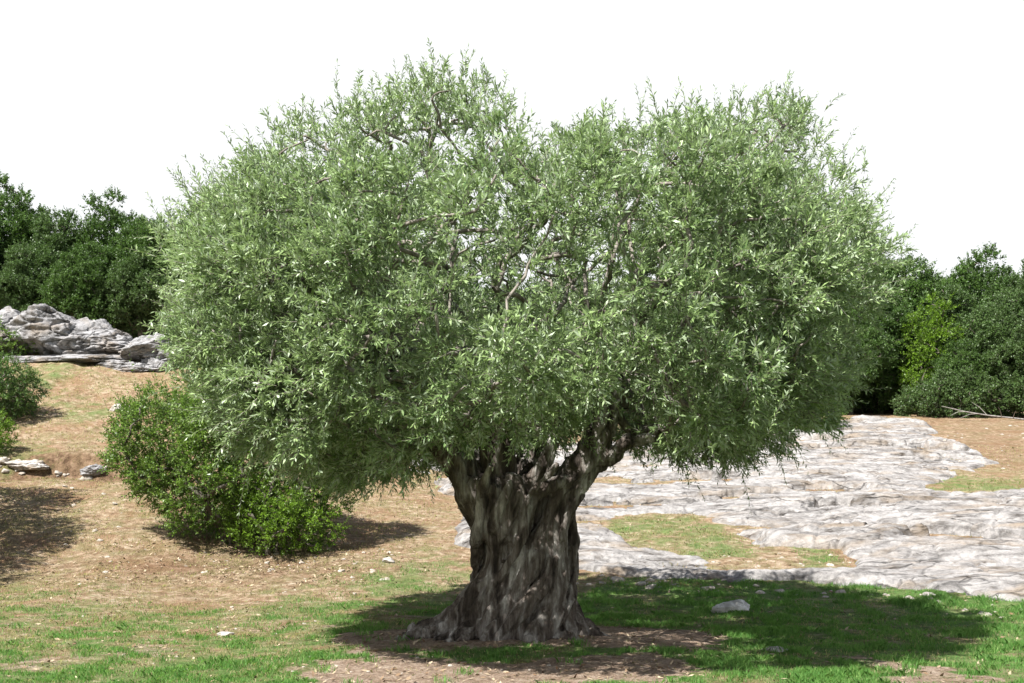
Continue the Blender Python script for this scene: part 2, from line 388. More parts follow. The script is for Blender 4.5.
# grass isles on the rock and the strip at the right edge
n = 90000
yy = rng.uniform(17, 30, n); xx = rng.uniform(-3.5, 13.5, n)
gm = green_mask(xx, yy)*(Hs(xx, yy) < Hg(xx, yy)+.02)
k = rng.uniform(0, 1, n) < .8*sstep(.15, .9, gm)*sstep(-.4, .3, fbm(xx*4, yy*4, octv=3, seed=78)); xx, yy = xx[k], yy[k]
me = blades('grass', xx, yy, rng.uniform(.02, .06, len(xx)), rng.uniform(.005, .011, len(xx)), GRASS, 1.0)
a = me.attributes['rnd']; a.data.foreach_set('value', np.repeat(rng.uniform(.3, 1, len(xx)), 5).astype(np.float32))
o = link('grass', me); tag(o, 'low yellow-green grass growing in a hollow of the pale rock', kind='stuff')
n = 420000
yy = 9+25*rng.uniform(0, 1, n)**.9; xx = rng.uniform(-.5, .5, n)*(yy+1.5)
pr = sstep(-.5, .45, fbm(xx*2.4, yy*2.4, octv=4, seed=75))*(1-.8*dirt_mask(xx, yy))*(Hs(xx, yy) < Hg(xx, yy))*np.maximum(.35+.65*sstep(-1, -2.5, xx), 1.4*sstep(-.1, .1, poly_sd(xx, yy, ISLE)))
k = rng.uniform(0, 1, n) < pr*.75; xx, yy = xx[k], yy[k]
me = blades('dry_grass', xx, yy, rng.uniform(.012, .035, len(xx))*(1+.03*yy), rng.uniform(.003, .006, len(xx))*(1+.03*yy), DRYG, 1.2)
o = link('dry_grass', me); tag(o, 'straw-coloured dry grass on the bare slope', kind='stuff')
print('dry', len(xx))
LIT = M('dead_leaf'); LITM = LIT.finish(LIT.mix(LIT.attr('rnd'), (.13, .075, .04), (.40, .33, .23)), .8)
n = 60000
yy = 9+17*rng.uniform(0, 1, n)**.8; xx = rng.uniform(-.5, .5, n)*(yy+1.5)
pr = .10+.9*dirt_mask(xx, yy)*.6+.8*sstep(-7.5, -5, xx)*sstep(-1.3, -2.2, xx)*sstep(15.8, 16.8, yy)*sstep(19.5, 18, yy)
k = (rng.uniform(0, 1, n) < pr*sstep(-.6, .4, fbm(xx*3, yy*3, octv=3, seed=79))) & (Hs(xx, yy) < Hg(xx, yy)); xx, yy = xx[k], yy[k]; n = len(xx)
c_ = np.stack([xx, yy, Hg(xx, yy)+.008], -1)[:, None]; a_ = rng.uniform(0, 6.28, n); l_ = rng.uniform(.015, .04, n)[:, None, None]
u_ = np.stack([np.cos(a_), np.sin(a_), rng.normal(0, .35, n)], -1)[:, None]; v_ = np.stack([-np.sin(a_), np.cos(a_), rng.normal(0, .35, n)], -1)[:, None]
V_ = np.concatenate([c_-u_*l_, c_+v_*l_*.35, c_+u_*l_, c_-v_*l_*.35], 1).reshape(-1, 3)
me = mesh_from('leaf_litter', V_, np.arange(n*4).reshape(-1, 4), [LITM], attrs={'rnd': np.repeat(rng.uniform(0, 1, n), 4)})
o = link('leaf_litter', me); tag(o, 'brown dead leaves and bits of straw strewn over the bare soil', kind='stuff')

# ------------------------------------------------------------------ foliage engine
def sprays(base, dirs, L, nl, leaf, wide, droop=0.0, ang=.75, stem=True, jit=.25, taper=.35, face=.8):
    """leafy twigs: base (S,3), dirs (S,3), L (S,) ; nl leaves each. returns leaf V,F,rnd and stem V,F"""
    S = len(base); dirs = nrm(dirs)
    t = (np.arange(nl)[None]+rng.uniform(.1, .9, (S, nl)))/nl
    ref = nrm(rng.normal(size=(S, 3))); a = nrm(np.cross(dirs, ref)); b = np.cross(dirs, a)
    bend = rng.normal(size=(S, 3))*.18; bend[:, 2] -= droop
    pos = base[:, None]+dirs[:, None]*(L[:, None]*t)[..., None]+bend[:, None]*(L[:, None]*t**2)[..., None]
    ph = (np.arange(nl)*2.4)[None]+rng.uniform(0, 6.28, (S, 1))+rng.normal(0, .5, (S, nl))
    side = np.cos(ph)[..., None]*a[:, None]+np.sin(ph)[..., None]*b[:, None]
    al = ang+rng.normal(0, jit, (S, nl))
    tang = nrm(dirs[:, None]+2*bend[:, None]*t[..., None])
    ld = nrm(tang*np.cos(al)[..., None]+side*np.sin(al)[..., None])
    up = nrm(np.array([0, 0, 1.])+rng.normal(0, face, (S, nl, 3)))
    w = nrm(np.cross(ld, up))
    ll = leaf*(rng.uniform(.7, 1.15, (S, nl)))*(1-taper*np.clip((t-.6)/.4, 0, 1))
    ll = ll[..., None]; ww = ll*wide
    nr = np.cross(w, ld)
    p0 = pos; p1 = pos+ld*ll*.5+w*ww*.5+nr*ll*.05; p2 = pos+ld*ll-nr*ll*.05; p3 = pos+ld*ll*.5-w*ww*.5+nr*ll*.05
    V = np.stack([p0, p1, p2, p3], 2).reshape(-1, 3)
    Fq = np.arange(len(V)).reshape(-1, 4)
    rnd = np.repeat(np.clip(rng.uniform(0, 1, S*nl)*.7+np.repeat(rng.uniform(-.15, .45, S), nl), 0, 1), 4)
    if not stem: return V, Fq, rnd, None, None
    ts = np.array([0, .5, 1.]); r = leaf*.045
    sp = base[:, None]+dirs[:, None]*(L[:, None]*ts)[..., None]+bend[:, None]*(L[:, None]*ts**2)[..., None]
    rr = (np.array([1, .7, .3])*r)[None, :, None, None]
    th = np.arange(3)*2*math.pi/3
    ring = sp[:, :, None]+rr*(np.cos(th)[None, None, :, None]*a[:, None, None]+np.sin(th)[None, None, :, None]*b[:, None, None])
    SV = ring.reshape(-1, 3); i = np.arange(S*9).reshape(S, 3, 3); j = np.roll(i, -1, 2)
    SF = np.stack([i[:, :-1], j[:, :-1], j[:, 1:], i[:, 1:]], -1).reshape(-1, 4)
    return V, Fq, rnd, SV, SF
def foliage_mesh(name, parts, leafm, stemm, off=(0, 0, 0)):
    V = []; Fs = []; R = []; mi = []; n = 0
    for (v, f, r, sv, sf) in parts:
        V.append(v); Fs.append(f+n); R.append(r); mi.append(np.zeros(len(f))); n += len(v)
        if sv is not None: V.append(sv); Fs.append(sf+n); R.append(np.zeros(len(sv))); mi.append(np.ones(len(sf))); n += len(sv)
    return mesh_from(name, np.vstack(V)-np.asarray(off), np.vstack(Fs), [leafm, stemm], attrs={'rnd': np.concatenate(R)}, midx=np.concatenate(mi))
def poisson(cands, dmin, dvar=None):
    kept = []; K = np.zeros((0, 3))
    for i, c in enumerate(cands):
        d = dmin if dvar is None else dmin*dvar[i]
        if len(K) == 0 or ((K-c)**2).sum(1).min() > d*d:
            kept.append(i); K = np.vstack([K, c])
    return np.array(kept)
def skeleton(starts, nodes, origin, tubes_for, r0=.012, pw=.45, kpath=.35, sides=6, rmax=.2):
    """join every node to the growing tree; starts = [(point, id, radius)]"""
    pts = [np.asarray(s[0], float) for s in starts]; owner = [s[1] for s in starts]; par = [-1]*len(starts); plen = [0.0]*len(starts)
    order = np.argsort(np.linalg.norm(nodes-origin, axis=1))
    for i in order:
        c = nodes[i]; A = np.array(pts); d = np.linalg.norm(A-c, axis=1)
        do = np.linalg.norm(A-origin, axis=1); cost = d**1.25+kpath*np.array(plen)*.3+np.where(A[:, 2] > c[2]+.35, .8, 0)
        cost = cost+np.where(do > np.linalg.norm(c-origin)+.1, 5, 0)
        k = int(np.argmin(cost)); pts.append(c); owner.append(owner[k]); par.append(k); plen.append(plen[k]+d[k])
    n = len(pts); cnt = np.ones(n); cnt[:len(starts)] = 0
    for i in range(n-1, len(starts)-1, -1): cnt[par[i]] += cnt[i]
    # direction at each node: a branch flows on into its heaviest child
    for i in range(len(starts), n):
        a = pts[par[i]]; c = pts[i]; d = np.linalg.norm(c-a)
        ra = min(r0*max(cnt[par[i]], 1)**pw, rmax, 1.35*r0*cnt[i]**pw); rc = r0*cnt[i]**pw
        if par[par[i]] >= 0: pd = nrm(a-pts[par[par[i]]])
        else: pd = nrm(a-origin)
        t = np.linspace(0, 1, 5)[:, None]
        m = a+pd*d*.35
        p = (1-t)**2*a+2*t*(1-t)*m+t*t*c
        p[1:-1] += rng.normal(0, .03*d, (3, 3))
        tubes_for(owner[i]).add(p, np.linspace(ra, rc, 5), sides)
    return np.array(pts), np.array(par), np.array(owner)

# ------------------------------------------------------------------ THE OLIVE TREE
TY = 12.0
olive = empty('olive_tree', (0, TY, 0)); OFF = (0, TY, 0)
tag(olive, 'old olive tree with twisted fluted trunk and wide silvery crown', 'tree')
# --- trunk: a bundle of twisting strands fused into one skin
def trunk_mesh():
    T = Tubes(); r_ = np.random.default_rng(21)
    zs = np.array([-.12, .03, .16, .34, .58, .9, 1.22, 1.5])
    cx = np.array([.02, .03, .06, .09, .11, .11, .08, .06])
    base_ext = {0: .80, 45: .66, 90: .60, 135: .75, 180: 1.14, 225: .94, 270: .56, 315: .66}
    ang = np.array(sorted(base_ext)+[360]); ex = np.array([base_ext[a] for a in sorted(base_ext)]+[.80])
    LIMBS = {   # id: polyline of (x, y offset, z) from z=1.5 up, radius
        'l': ([(-.42, -.10, 1.62), (-.66, -.15, 1.95), (-.98, -.2, 2.35), (-1.35, -.2, 2.75)], .20),
        'r': ([(.56, -.12, 1.62), (.80, -.15, 1.95), (.93, -.12, 2.3), (1.0, -.1, 2.8)], .20),
        'b': ([(.18, .30, 1.62), (.25, .55, 2.1), (.3, .8, 2.6)], .17),
        'c': ([(-.12, .0, 1.6), (-.16, -.10, 2.05), (-.22, -.3, 2.55)], .25),
        'k': ([(-.25, .30, 1.6), (-.45, .6, 2.05), (-.75, .9, 2.5)], .15)}
    N = 14
    for i in range(N):
        a0 = 2*math.pi*(i+r_.uniform(-.25, .25))/N
        ext = np.interp(math.degrees(a0) % 360, ang, ex)*r_.uniform(.84, 1.12)
        rad = [.15, .095, .13, .08, .14, .11, .075][i % 7]*r_.uniform(.92, 1.1); bulge = 1+(.13-rad)*.9*r_.uniform(-.3, 1)
        prof = np.array([1.0, .86, .70, .455, .40, .37, .39, .47])*bulge
        tw = .95
        pts = []
        for k, z in enumerate(zs):
            a = a0+tw*(z+.1)*(1+.1*math.sin(i*2.1))+.12*math.sin(z*4+i*1.7)
            R = .40*bulge+(ext-.40)*math.exp(-max(z, 0)/.20) if k < 5 else prof[k]*r_.uniform(.92, 1.06)
            pts.append((cx[k]+R*math.cos(a)*(1.0+.10*(k > 5)), R*.86*math.sin(a), z if k else -.12))
        rr = np.array([.5, .72, .95, 1.0, 1.0, .95, .95, .95])*rad
        a_end = math.degrees(a) % 360
        if a_end < 52 or a_end > 292: lb = 'r'
        elif a_end < 105: lb = 'b'
        elif a_end < 150: lb = 'k'
        elif a_end < 262: lb = 'l'
        else: lb = 'c'
        path, lr = LIMBS[lb]
        for j, q in enumerate(path):
            aa = a+.5*(j+1)*.7; rl = lr*(1-.18*j)*.62
            pts.append((q[0]+rl*math.cos(aa), q[1]+rl*math.sin(aa), q[2])); 
        rr = np.concatenate([rr, rad*np.linspace(.85, .45, len(path))])
        P_ = np.array(pts)
        # smooth resample (Catmull-Rom)
        n = len(P_); tt = np.linspace(0, n-1, n*6); out = []
        for t in tt:
            k = min(int(t), n-2); f = t-k
            p0, p1, p2, p3 = P_[max(k-1, 0)], P_[k], P_[k+1], P_[min(k+2, n-1)]
            out.append(.5*((2*p1)+(-p0+p2)*f+(2*p0-5*p1+4*p2-p3)*f*f+(-p0+3*p1-3*p2+p3)*f**3))
        rs = np.interp(tt, np.arange(n), rr)*(1+.16*np.array([math.sin(t*2.3+i) for t in tt]))
        T.add(np.array(out), rs, 10, cap=True)
    # ropes of bark lying over the bundle
    for a0, rr0, w in ((-1.95, .07, .03), (-2.9, .06, 0.), (-1.1, .065, .02), (-.3, .06, .02), (2.4, .06, .02), (1.2, .07, .02), (.4, .05, .02)):
        q = []
        for z in np.linspace(-.05, 1.75, 22):
            a = a0+1.15*z+.12*math.sin(z*5+a0); e_ = np.interp(math.degrees(a0) % 360, ang, ex)
            Rr = np.interp(z, [0, .16, .34, .58, .9, 1.22, 1.5, 1.8], [e_*.95, .68, .54, .495, .475, .49, .56, .66])+w
            if z < .9: Rr = .455+w+(e_-.455)*math.exp(-max(z, 0)/.20)
            q.append((np.interp(z, zs, cx)+Rr*math.cos(a), Rr*.88*math.sin(a), z))
        T.add(q, rr0*np.interp(np.arange(22), [0, 4, 14, 21], [.6, 1.1, .95, .6])*(1+.15*np.sin(np.arange(22)*.9+a0)), 10, cap=True)
    # heartwood
    T.add([(.03, 0, -.1), (.07, 0, .2), (.11, 0, .6), (.11, 0, 1.0), (.07, .02, 1.25), (.06, .03, 1.4)], [.42, .34, .25, .22, .20, .12], 20, cap=True)
    for lb, (path, lr) in LIMBS.items():
        T.add([(.35*path[0][0], .35*path[0][1], 1.2)]+list(path)+[tuple(np.array(path[-1])*1.0+(np.array(path[-1])-np.array(path[-2]))*.3)],
              [lr*.9]+[lr*.72*(1-.17*j) for j in range(len(path))]+[lr*.3], 14, cap=True)
    # short dead fork at the right and a stub in the middle
    T.add([(.62, -.1, 1.66), (.95, -.16, 1.82), (1.16, -.2, 1.98), (1.36, -.22, 2.02), (1.7, -.3, 2.25)], [.10, .085, .07, .06, .03], 10, cap=True)
    T.add([(.10, -.25, 1.45), (.28, -.32, 1.7), (.42, -.28, 1.95), (.36, -.2, 2.15)], [.10, .08, .06, .03], 10, cap=True)
    # outlying roots
    for (ax, ay, L, r0) in [(-1, -.25, 1.3, .10), (-1, -.6, 1.05, .085), (-1, .15, 1.15, .085), (-.8, -.7, 1.0, .08), (1, -.1, .95, .09), (.9, -.6, .8, .08), (.3, -1, .72, .09), (-.3, -1, .72, .10), (.8, .8, .9, .08)]:
        d = nrm(np.array([ax, ay, 0.])); s = np.array([-d[1], d[0], 0])
        q = [d*L*f+s*.07*math.sin(f*7+ax)+np.array([.04, 0, zz]) for f, zz in ((.45, .19), (.62, .09), (.8, .03), (1.0, -.03), (1.15, -.08))]
        T.add(q, np.array([1.25, 1.1, .85, .55, .3])*r0, 10, cap=True)
    V = np.vstack(T.V); Q = np.vstack(T.F); C = np.vstack(T.caps)
    me = bpy.data.meshes.new('trunk_raw')
    me.from_pydata(V.tolist(), [], Q.tolist()+C.tolist()); me.update()
    ob = bpy.data.objects.new('trunk_raw', me); COL.objects.link(ob)
    md = ob.modifiers.new('r', 'REMESH'); md.mode = 'VOXEL'; md.voxel_size = .0145
    sm = ob.modifiers.new('s', 'SMOOTH'); sm.factor = .5; sm.iterations = 2
    dg = bpy.context.evaluated_depsgraph_get(); ev = ob.evaluated_get(dg); em = bpy.data.meshes.new_from_object(ev)
    bpy.data.objects.remove(ob)
    n = len(em.vertices); co = np.empty(n*3, np.float32); em.vertices.foreach_get('co', co); co = co.reshape(-1, 3).astype(float)
    no = np.empty(n*3, np.float32); em.vertices.foreach_get('normal', no); no = no.reshape(-1, 3)
    # grain follows the twist
    x, y, z = co.T; th = -.95*z; xr = x*np.cos(th)-y*np.sin(th); yr = x*np.sin(th)+y*np.cos(th)
    d = .022*ridged(xr*4.5, yr*4.5, z*.6, 2, 81)+.024*ridged(xr*12, yr*12, z*1.3, 3, 82)+.008*fbm(xr*30, yr*30, z*9, 3, 83)
    d += .016*fbm(x*3, y*3, z*3, 2, 84)
    gr = np.abs(vnoise(xr*6+2, yr*6, z*.42, 87)); d -= .036*np.exp(-(gr/.10)**2)
    gr = np.abs(vnoise(xr*15+2, yr*15, z*1.6, 88)); d -= .009*np.exp(-(gr/.14)**2)
    lump = vnoise(x*5.2, y*5.2, z*4.2, 85); d -= .03*sstep(.5, .8, lump)        # knot hollows
    co = co+no*(d-.012)[:, None]
    em.vertices.foreach_set('co', co.astype(np.float32).ravel()); 
    em.polygons.foreach_set('use_smooth', np.ones(len(em.polygons), bool)); em.materials.clear(); em.materials.append(BARK); em.update(); em.name = 'trunk'
    print('trunk verts', n)
    return em, LIMBS
em, LIMBS = trunk_mesh()
link('trunk', em, olive)

# --- crown
OUT_PX = [(152, 330), (156, 290), (168, 250), (180, 205), (222, 178), (250, 150), (290, 118), (330, 98), (362, 104), (392, 86), (425, 78), (455, 62), (480, 78), (505, 108), (530, 132),
          (560, 122), (600, 112), (640, 128), (665, 108), (700, 92), (740, 90), (775, 98), (812, 112), (822, 150), (835, 178), (866, 190), (886, 218), (896, 250), (900, 290),
          (896, 330), (880, 370), (862, 408), (830, 440), (790, 456), (735, 462), (680, 452), (640, 445), (600, 430), (560, 436), (520, 452), (470, 468), (430, 462), (400, 470), (365, 490), (330, 484), (300, 470),
          (260, 470), (215, 440), (180, 400), (160, 370)]
POLY = np.array([((u-CX)/100, CAMZ+(HY-v)/100) for u, v in OUT_PX])
CC = np.array([.12, 3.25])
POLY = CC+(POLY-CC)*np.array([.925, .945])
POLY[:, 1] -= .36*sstep(3.1, 4.7, POLY[:, 1])
def env(p):      # 0 centre .. 1 surface of the crown
    dy = (p[:, 1]-.1)/3.3
    s = np.clip(1-dy**2, 1e-4, 1)**.38
    q = (p[:, [0, 2]]-CC)/s[:, None]
    low = p[:, 2] < CC[1]           # the skirt hangs steeply, so the sun reaches it
    q[:, 1] = np.where(low, (p[:, 2]-CC[1])/np.clip(1-dy**2, 1e-4, 1)**.16, q[:, 1])
    th = np.arctan2(q[:, 1], q[:, 0]); r = np.hypot(q[:, 0], q[:, 1])
    pt = np.arctan2(POLY[:, 1]-CC[1], POLY[:, 0]-CC[0]); pr = np.hypot(POLY[:, 0]-CC[0], POLY[:, 1]-CC[1])
    o_ = np.argsort(pt); pt, pr = pt[o_], pr[o_]
    R = np.interp(th, np.concatenate([pt[-1:]-2*math.pi, pt, pt[:1]+2*math.pi]), np.concatenate([pr[-1:], pr, pr[:1]]))
    # sideways lobes so the rim is not a smooth egg seen from elsewhere
    return r/(R*(1.02+.03*vnoise(p[:, 0]*1.1, p[:, 1]*1.1, p[:, 2]*1.1, 91)+(.22+.25*sstep(3.6, 4.4, p[:, 2]))*np.minimum(0, vnoise(p[:, 0]*1.35, p[:, 1]*1.35, p[:, 2]*1.35, 95))+.05*vnoise(p[:, 0]*2.6, p[:, 1]*2.6, p[:, 2]*2.6, 94)))
n = 60000
cand = np.stack([rng.uniform(-3.9, 4.2, n), rng.uniform(-3.5, 3.7, n), rng.uniform(1.5, 6.0, n)], -1)
e = env(cand); cand = cand[(e < .93) & (np.abs(cand[:, 1]-.1) < 3.3)]; e = e[(e < .93)][:0] if False else env(cand)
hole = fbm(cand[:, 0]*.9, cand[:, 1]*.9, cand[:, 2]*.9, 3, 92)
keep = (rng.uniform(0, 1, len(cand)) < .10+.9*sstep(.35, .75, e)) & (hole > -.26+.24*sstep(3.7, 5.0, cand[:, 2])-.1*sstep(2.6, 2, cand[:, 2]))
# open pocket around the fork, as the photograph shows the trunk up to about 2.1 m
keep &= ~((np.abs(cand[:, 0]-.2) < .95) & (cand[:, 2] < 2.12) & (cand[:, 1] < .8))
keep &= ~(np.hypot((cand[:, 0]+1.2)/.34, (cand[:, 2]-4.4)/.24) < 1)
keep &= ~((np.abs(cand[:, 0]-1.0) < .34) & (cand[:, 2] < 2.6) & (cand[:, 1] < .1))
cand = cand[keep]; e = e[keep]
idx = poisson(cand[:9000], .36, 1.15-.35*e[:9000]+.55*sstep(3.7, 5, cand[:9000, 2])+.25*rng.uniform(-1, 1, min(9000, len(cand))))
CL = cand[idx]; CE = e[idx]
# sparse shoots that carry the feathered skyline
TOPU = np.array([168, 180, 205, 225, 250, 275, 300, 318, 335, 362, 390, 425, 455, 478, 500, 520, 545, 560, 580, 600, 625, 640, 660, 680, 700, 740, 775, 795, 812, 825, 850, 868, 890, 900])
TOPV = np.array([215, 190, 165, 150, 148, 122, 96, 100, 84, 88, 76, 70, 56, 64, 84, 118, 124, 112, 112, 98, 112, 124, 108, 104, 88, 82, 84, 82, 98, 132, 168, 176, 200, 230])
def skyline(u): return np.interp(u, TOPU, TOPV)
us = np.concatenate([np.arange(175, 898, 13.), rng.uniform(180, 890, 45)]); yy = rng.normal(0, .55, len(us))
dpt = 12+yy; vv = skyline(us)+rng.uniform(27, 70, len(us)); xc = 512+(us-512)*.985
EXN = np.stack([(xc-CX)/F*dpt, yy, CAMZ+(HY-vv-4)/F*dpt], -1)
NB = len(CL); CL = np.vstack([CL, EXN]); CE = np.concatenate([CE, np.full(len(EXN), .95)])
print('clumps', len(CL))
boughs = {}
def tub(k):
    if k not in boughs: boughs[k] = Tubes()
    return boughs[k]
starts = []
for kk, (path, lr) in LIMBS.items():
    for q in path[-2:]: starts.append((np.array(q), kk, lr))
starts.append((np.array([1.7, -.3, 2.25]), 'r', .05))
pts, par, own = skeleton(starts, CL, np.array([.08, 0, 1.5]), tub, r0=.0085, pw=.46, rmax=.12)
# sprigs
parts = []
def sprig_batch(C, ce, per, rad, Lr, nl, leaf):
    m = np.repeat(np.arange(len(C)), per); c = C[m]; ee = ce[m]
    off = nrm(rng.normal(size=(len(c), 3))); 
    outw = nrm(c-np.array([.1, 0, 2.6]))
    off = nrm(off+.55*outw); r = rad*rng.uniform(.15, 1, len(c))**.6
    b_ = c+off*r[:, None]
    d = nrm(off*.9+outw*.5+np.array([0, 0, .45])+rng.normal(0, .35, (len(c), 3)))
    low = sstep(2.7, 1.9, c[:, 2]); d[:, 2] -= low*.35
    top = sstep(3.8, 5, c[:, 2]); d[:, 2] += top*.6
    L = rng.uniform(*Lr, len(c))
    return sprays(b_, d, L, nl, leaf, .25, droop=.1, ang=.72, jit=.35)
per = np.clip(np.round(24*(.45+.75*CE)*(1-.45*sstep(3.9, 5, CL[:, 2]))*rng.uniform(.4, 1.6, len(CL))), 4, 44).astype(int); per[NB:] = rng.integers(5, 15, len(per)-NB)
parts.append(sprig_batch(CL, CE, per, .20, (.10, .24), 16, .078))
# fringe sprays at the rim, thin and loose
rim = CL[(CE > .80)]
rimE = CE[CE > .80]
parts.append(sprig_batch(rim, rimE, 4, .34, (.2, .36), 20, .06))
# upright whips along the top of the crown
wx = []
for k in range(300):
    c = rim[rng.integers(len(rim))]
    if c[2] < 3.3 and rng.uniform() < .75: continue
    wx.append(c)
wx = np.array(wx); outw = nrm(wx-np.array([.1, 0, 2.4]))
wd = nrm(outw*.5+np.array([0, 0, .9])+rng.normal(0, .22, wx.shape))
wb = wx+outw*.15+rng.normal(0, .1, wx.shape)
wl = rng.uniform(.25, .52, len(wx)); tp = wb+wd*wl[:, None]*1.05; td = 12+tp[:, 1]
ok = (HY-(tp[:, 2]-CAMZ)*F/td) > skyline(CX+tp[:, 0]*F/td)-2
wx, wb, wd, wl = wx[ok], wb[ok], wd[ok], wl[ok]
parts.append(sprays(wb, wd, wl, 34, .058, .27, droop=-.02, ang=.65))
me = foliage_mesh('crown', parts, OLIVE, TWIG)
print('olive leaves faces', len(me.polygons))
link('crown', me, olive)
for kk, T in boughs.items(): link('branch', T.mesh('branch', [TWIG]), olive)

# ------------------------------------------------------------------ generic broadleaf tree / bush
def blob_clumps(lobes, dmin, n=9000, shell=.45, squash=1.0):
    """lobes: (x,y,z,rx,ry,rz) local; returns clump centres near the union's surface"""
    out = []; tot = sum(l[3]*l[4]*l[5] for l in lobes)
    for l in lobes:
        k = int(n*l[3]*l[4]*l[5]/tot)+20
        d = nrm(rng.normal(size=(k, 3))); r = rng.uniform(shell, 1, k)**.6
        out.append(np.array(l[:3])+d*r[:, None]*np.array(l[3:6]))
    c = np.vstack(out); rng.shuffle(c)
    f = np.full(len(c), 9.)
    for l in lobes: f = np.minimum(f, np.linalg.norm((c-np.array(l[:3]))/np.array(l[3:6]), axis=1))
    c = c[(f > shell) & (c[:, 2] > .05)]
    h = fbm(c[:, 0]*.9/dmin*.5, c[:, 1]*.9/dmin*.5, c[:, 2]*.9/dmin*.5, 2, int(rng.integers(999)))
    c = c[h > -.38]
    return c[poisson(c[:6000], dmin)]
def plant(name, loc, lobes, dmin, per, rad, Lr, nl, leaf, wide, leafm, stemm, stems, up=.3, ang=.9, r0=.012, scalev=1.0, whips=0):
    t = empty(name, loc)
    C = blob_clumps(lobes, dmin)
    mid = np.mean([l[:3] for l in lobes], axis=0)
    m = np.repeat(np.arange(len(C)), np.clip(np.round(per*rng.uniform(.5, 1.5, len(C))), 2, 200).astype(int)); c = C[m]
    off = nrm(rng.normal(size=(len(c), 3))+.5*nrm(c-mid)); b_ = c+off*(rad*rng.uniform(.1, 1, len(c))**.6)[:, None]
    d = nrm(off+.3*nrm(c-mid)+np.array([0, 0, up])+rng.normal(0, .3, c.shape))
    pr = [sprays(b_, d, rng.uniform(*Lr, len(c)), nl, leaf, wide, ang=ang, jit=.4)]
    if whips:
        top = C[C[:, 2] > np.quantile(C[:, 2], .55)]; w = top[rng.integers(len(top), size=whips)]
        pr.append(sprays(w+rng.normal(0, rad*.4, w.shape), nrm(nrm(w-mid)*.6+np.array([0, 0, .8])+rng.normal(0, .25, w.shape)), rng.uniform(1.2, 2.4, whips)*Lr[1], nl*2, leaf, wide, ang=ang, jit=.4))
    me = foliage_mesh('crown', pr, leafm, stemm)
    link('crown' if stems[0] == 'tree' else 'foliage', me, t)
    T = Tubes(); st = []
    if stems[0] == 'tree':
        hgt, r = stems[1], stems[2]
        lean = rng.normal(0, .15, 2)
        p = np.array([[0, 0, -.3], [lean[0]*.2, lean[1]*.2, hgt*.3], [lean[0], lean[1], hgt*.65], [lean[0]*1.4, lean[1]*1.4, hgt]])
        T.add(p, [r*1.25, r, r*.8, r*.6], 9); st = [(p[2], 0, r), (p[3], 0, r)]
        orig = np.array([0, 0, hgt*.3])
    else:
        for k in range(stems[1]):
            a = rng.uniform(0, 6.28); q = np.array([math.cos(a)*stems[2], math.sin(a)*stems[2], .35*stems[3]])
            T.add([q*[.3, .3, 0]-[0, 0, .12], q*.6+[0, 0, .02], q], [.03, .025, .02], 6); st.append((q, 0, .03))
        orig = np.array([0, 0, 0.])
    skeleton(st, C[::2], orig, lambda k: T, r0=r0, pw=.42, sides=5)
    link('trunk' if stems[0] == 'tree' else 'stem', T.mesh('trunk', [stemm]), t)
    return t
def dup(root, loc, rz=0, sc=(1, 1, 1)):
    r = root.copy(); COL.objects.link(r); r.location = [float(c) for c in loc]; r.rotation_euler = (0, 0, rz); r.scale = sc
    for ch in list(root.children):
        c = ch.copy(); COL.objects.link(c); c.parent = r
    return r
def gz(x, y): return float(Hg(np.array([x]), np.array([y]))[0])

# bushes on the slope
def put(u, v): p = ground_hit(u, v); return p[0], p[1]
bx, by = put(232, 548)
by += .9
bl = [(-.2, 0, 1.1, 1.15, 1.1, 1.05), (-1.05, .1, 1.35, .85, .9, .8), (.5, .1, 1.0, 1.05, 1.0, 1.0), (1.0, -.1, .75, .75, .7, .65), (.1, .5, 1.6, 1.3, 1.1, 1.0), (-.4, -.45, .75, .75, .6, .6), (1.3, .5, 1.3, .8, .8, .8)]
t = plant('mastic_bush', (bx-.12, by-.45, gz(bx, by-.45)), [(a_, b_, c_+.22, d_, e_, f_) for a_, b_, c_, d_, e_, f_ in bl], .33, 44, .22, (.1, .26), 13, .052, .5, MASTIC, WOOD, ('bush', 7, .3, 1.), up=.35, whips=140)
tag(t, 'large rounded green bush on the dry slope left of the olive trunk', 'bush')
bx2, by2 = put(268, 556)
by2 += .25
t = plant('mastic_bush', (bx2, by2, gz(bx2, by2)), [(0, 0, .5, .6, .5, .42), (.5, .1, .42, .45, .4, .35), (-.2, .2, .75, .5, .4, .4)], .2, 18, .15, (.1, .2), 12, .045, .5, LIME, WOOD, ('bush', 5, .15, .6), up=.5)
tag(t, 'low bright yellow-green shrub at the foot of the big bush', 'bush')
bx3, by3 = put(3, 428)
t = plant('dark_shrub', (bx3-.65, by3+.6, gz(bx3, by3+.6)), [(0, 0, .65, 1.1, .85, .72), (-.7, .2, .9, .9, .9, .8), (.4, -.1, .85, .6, .6, .5)], .26, 20, .2, (.12, .26), 12, .06, .5, OAK, WOOD, ('bush', 6, .3, .8), up=.3)
tag(t, 'dark green shrub cut by the left edge above the terrace step', 'shrub')
bx4, by4 = put(-12, 452)
t = plant('mastic_bush', (bx4-.1, by4, gz(bx4, by4)), [(0, 0, .35, .5, .4, .4)], .2, 18, .14, (.1, .2), 12, .05, .5, LIME, WOOD, ('bush', 4, .12, .5), up=.5)
tag(t, 'small bright green shrub at the left edge below the dark shrub', 'shrub')
bx5, by5 = put(14, 352)
t = plant('dark_shrub', (bx5, by5-.3, gz(bx5, by5-.3)), [(0, 0, .3, .85, .5, .38), (-.6, 0, .45, .6, .5, .45)], .22, 18, .16, (.1, .22), 12, .06, .5, MASTIC, WOOD, ('bush', 5, .2, .5), up=.4)
tag(t, 'low green shrub growing against the left grey rock outcrop', 'shrub')
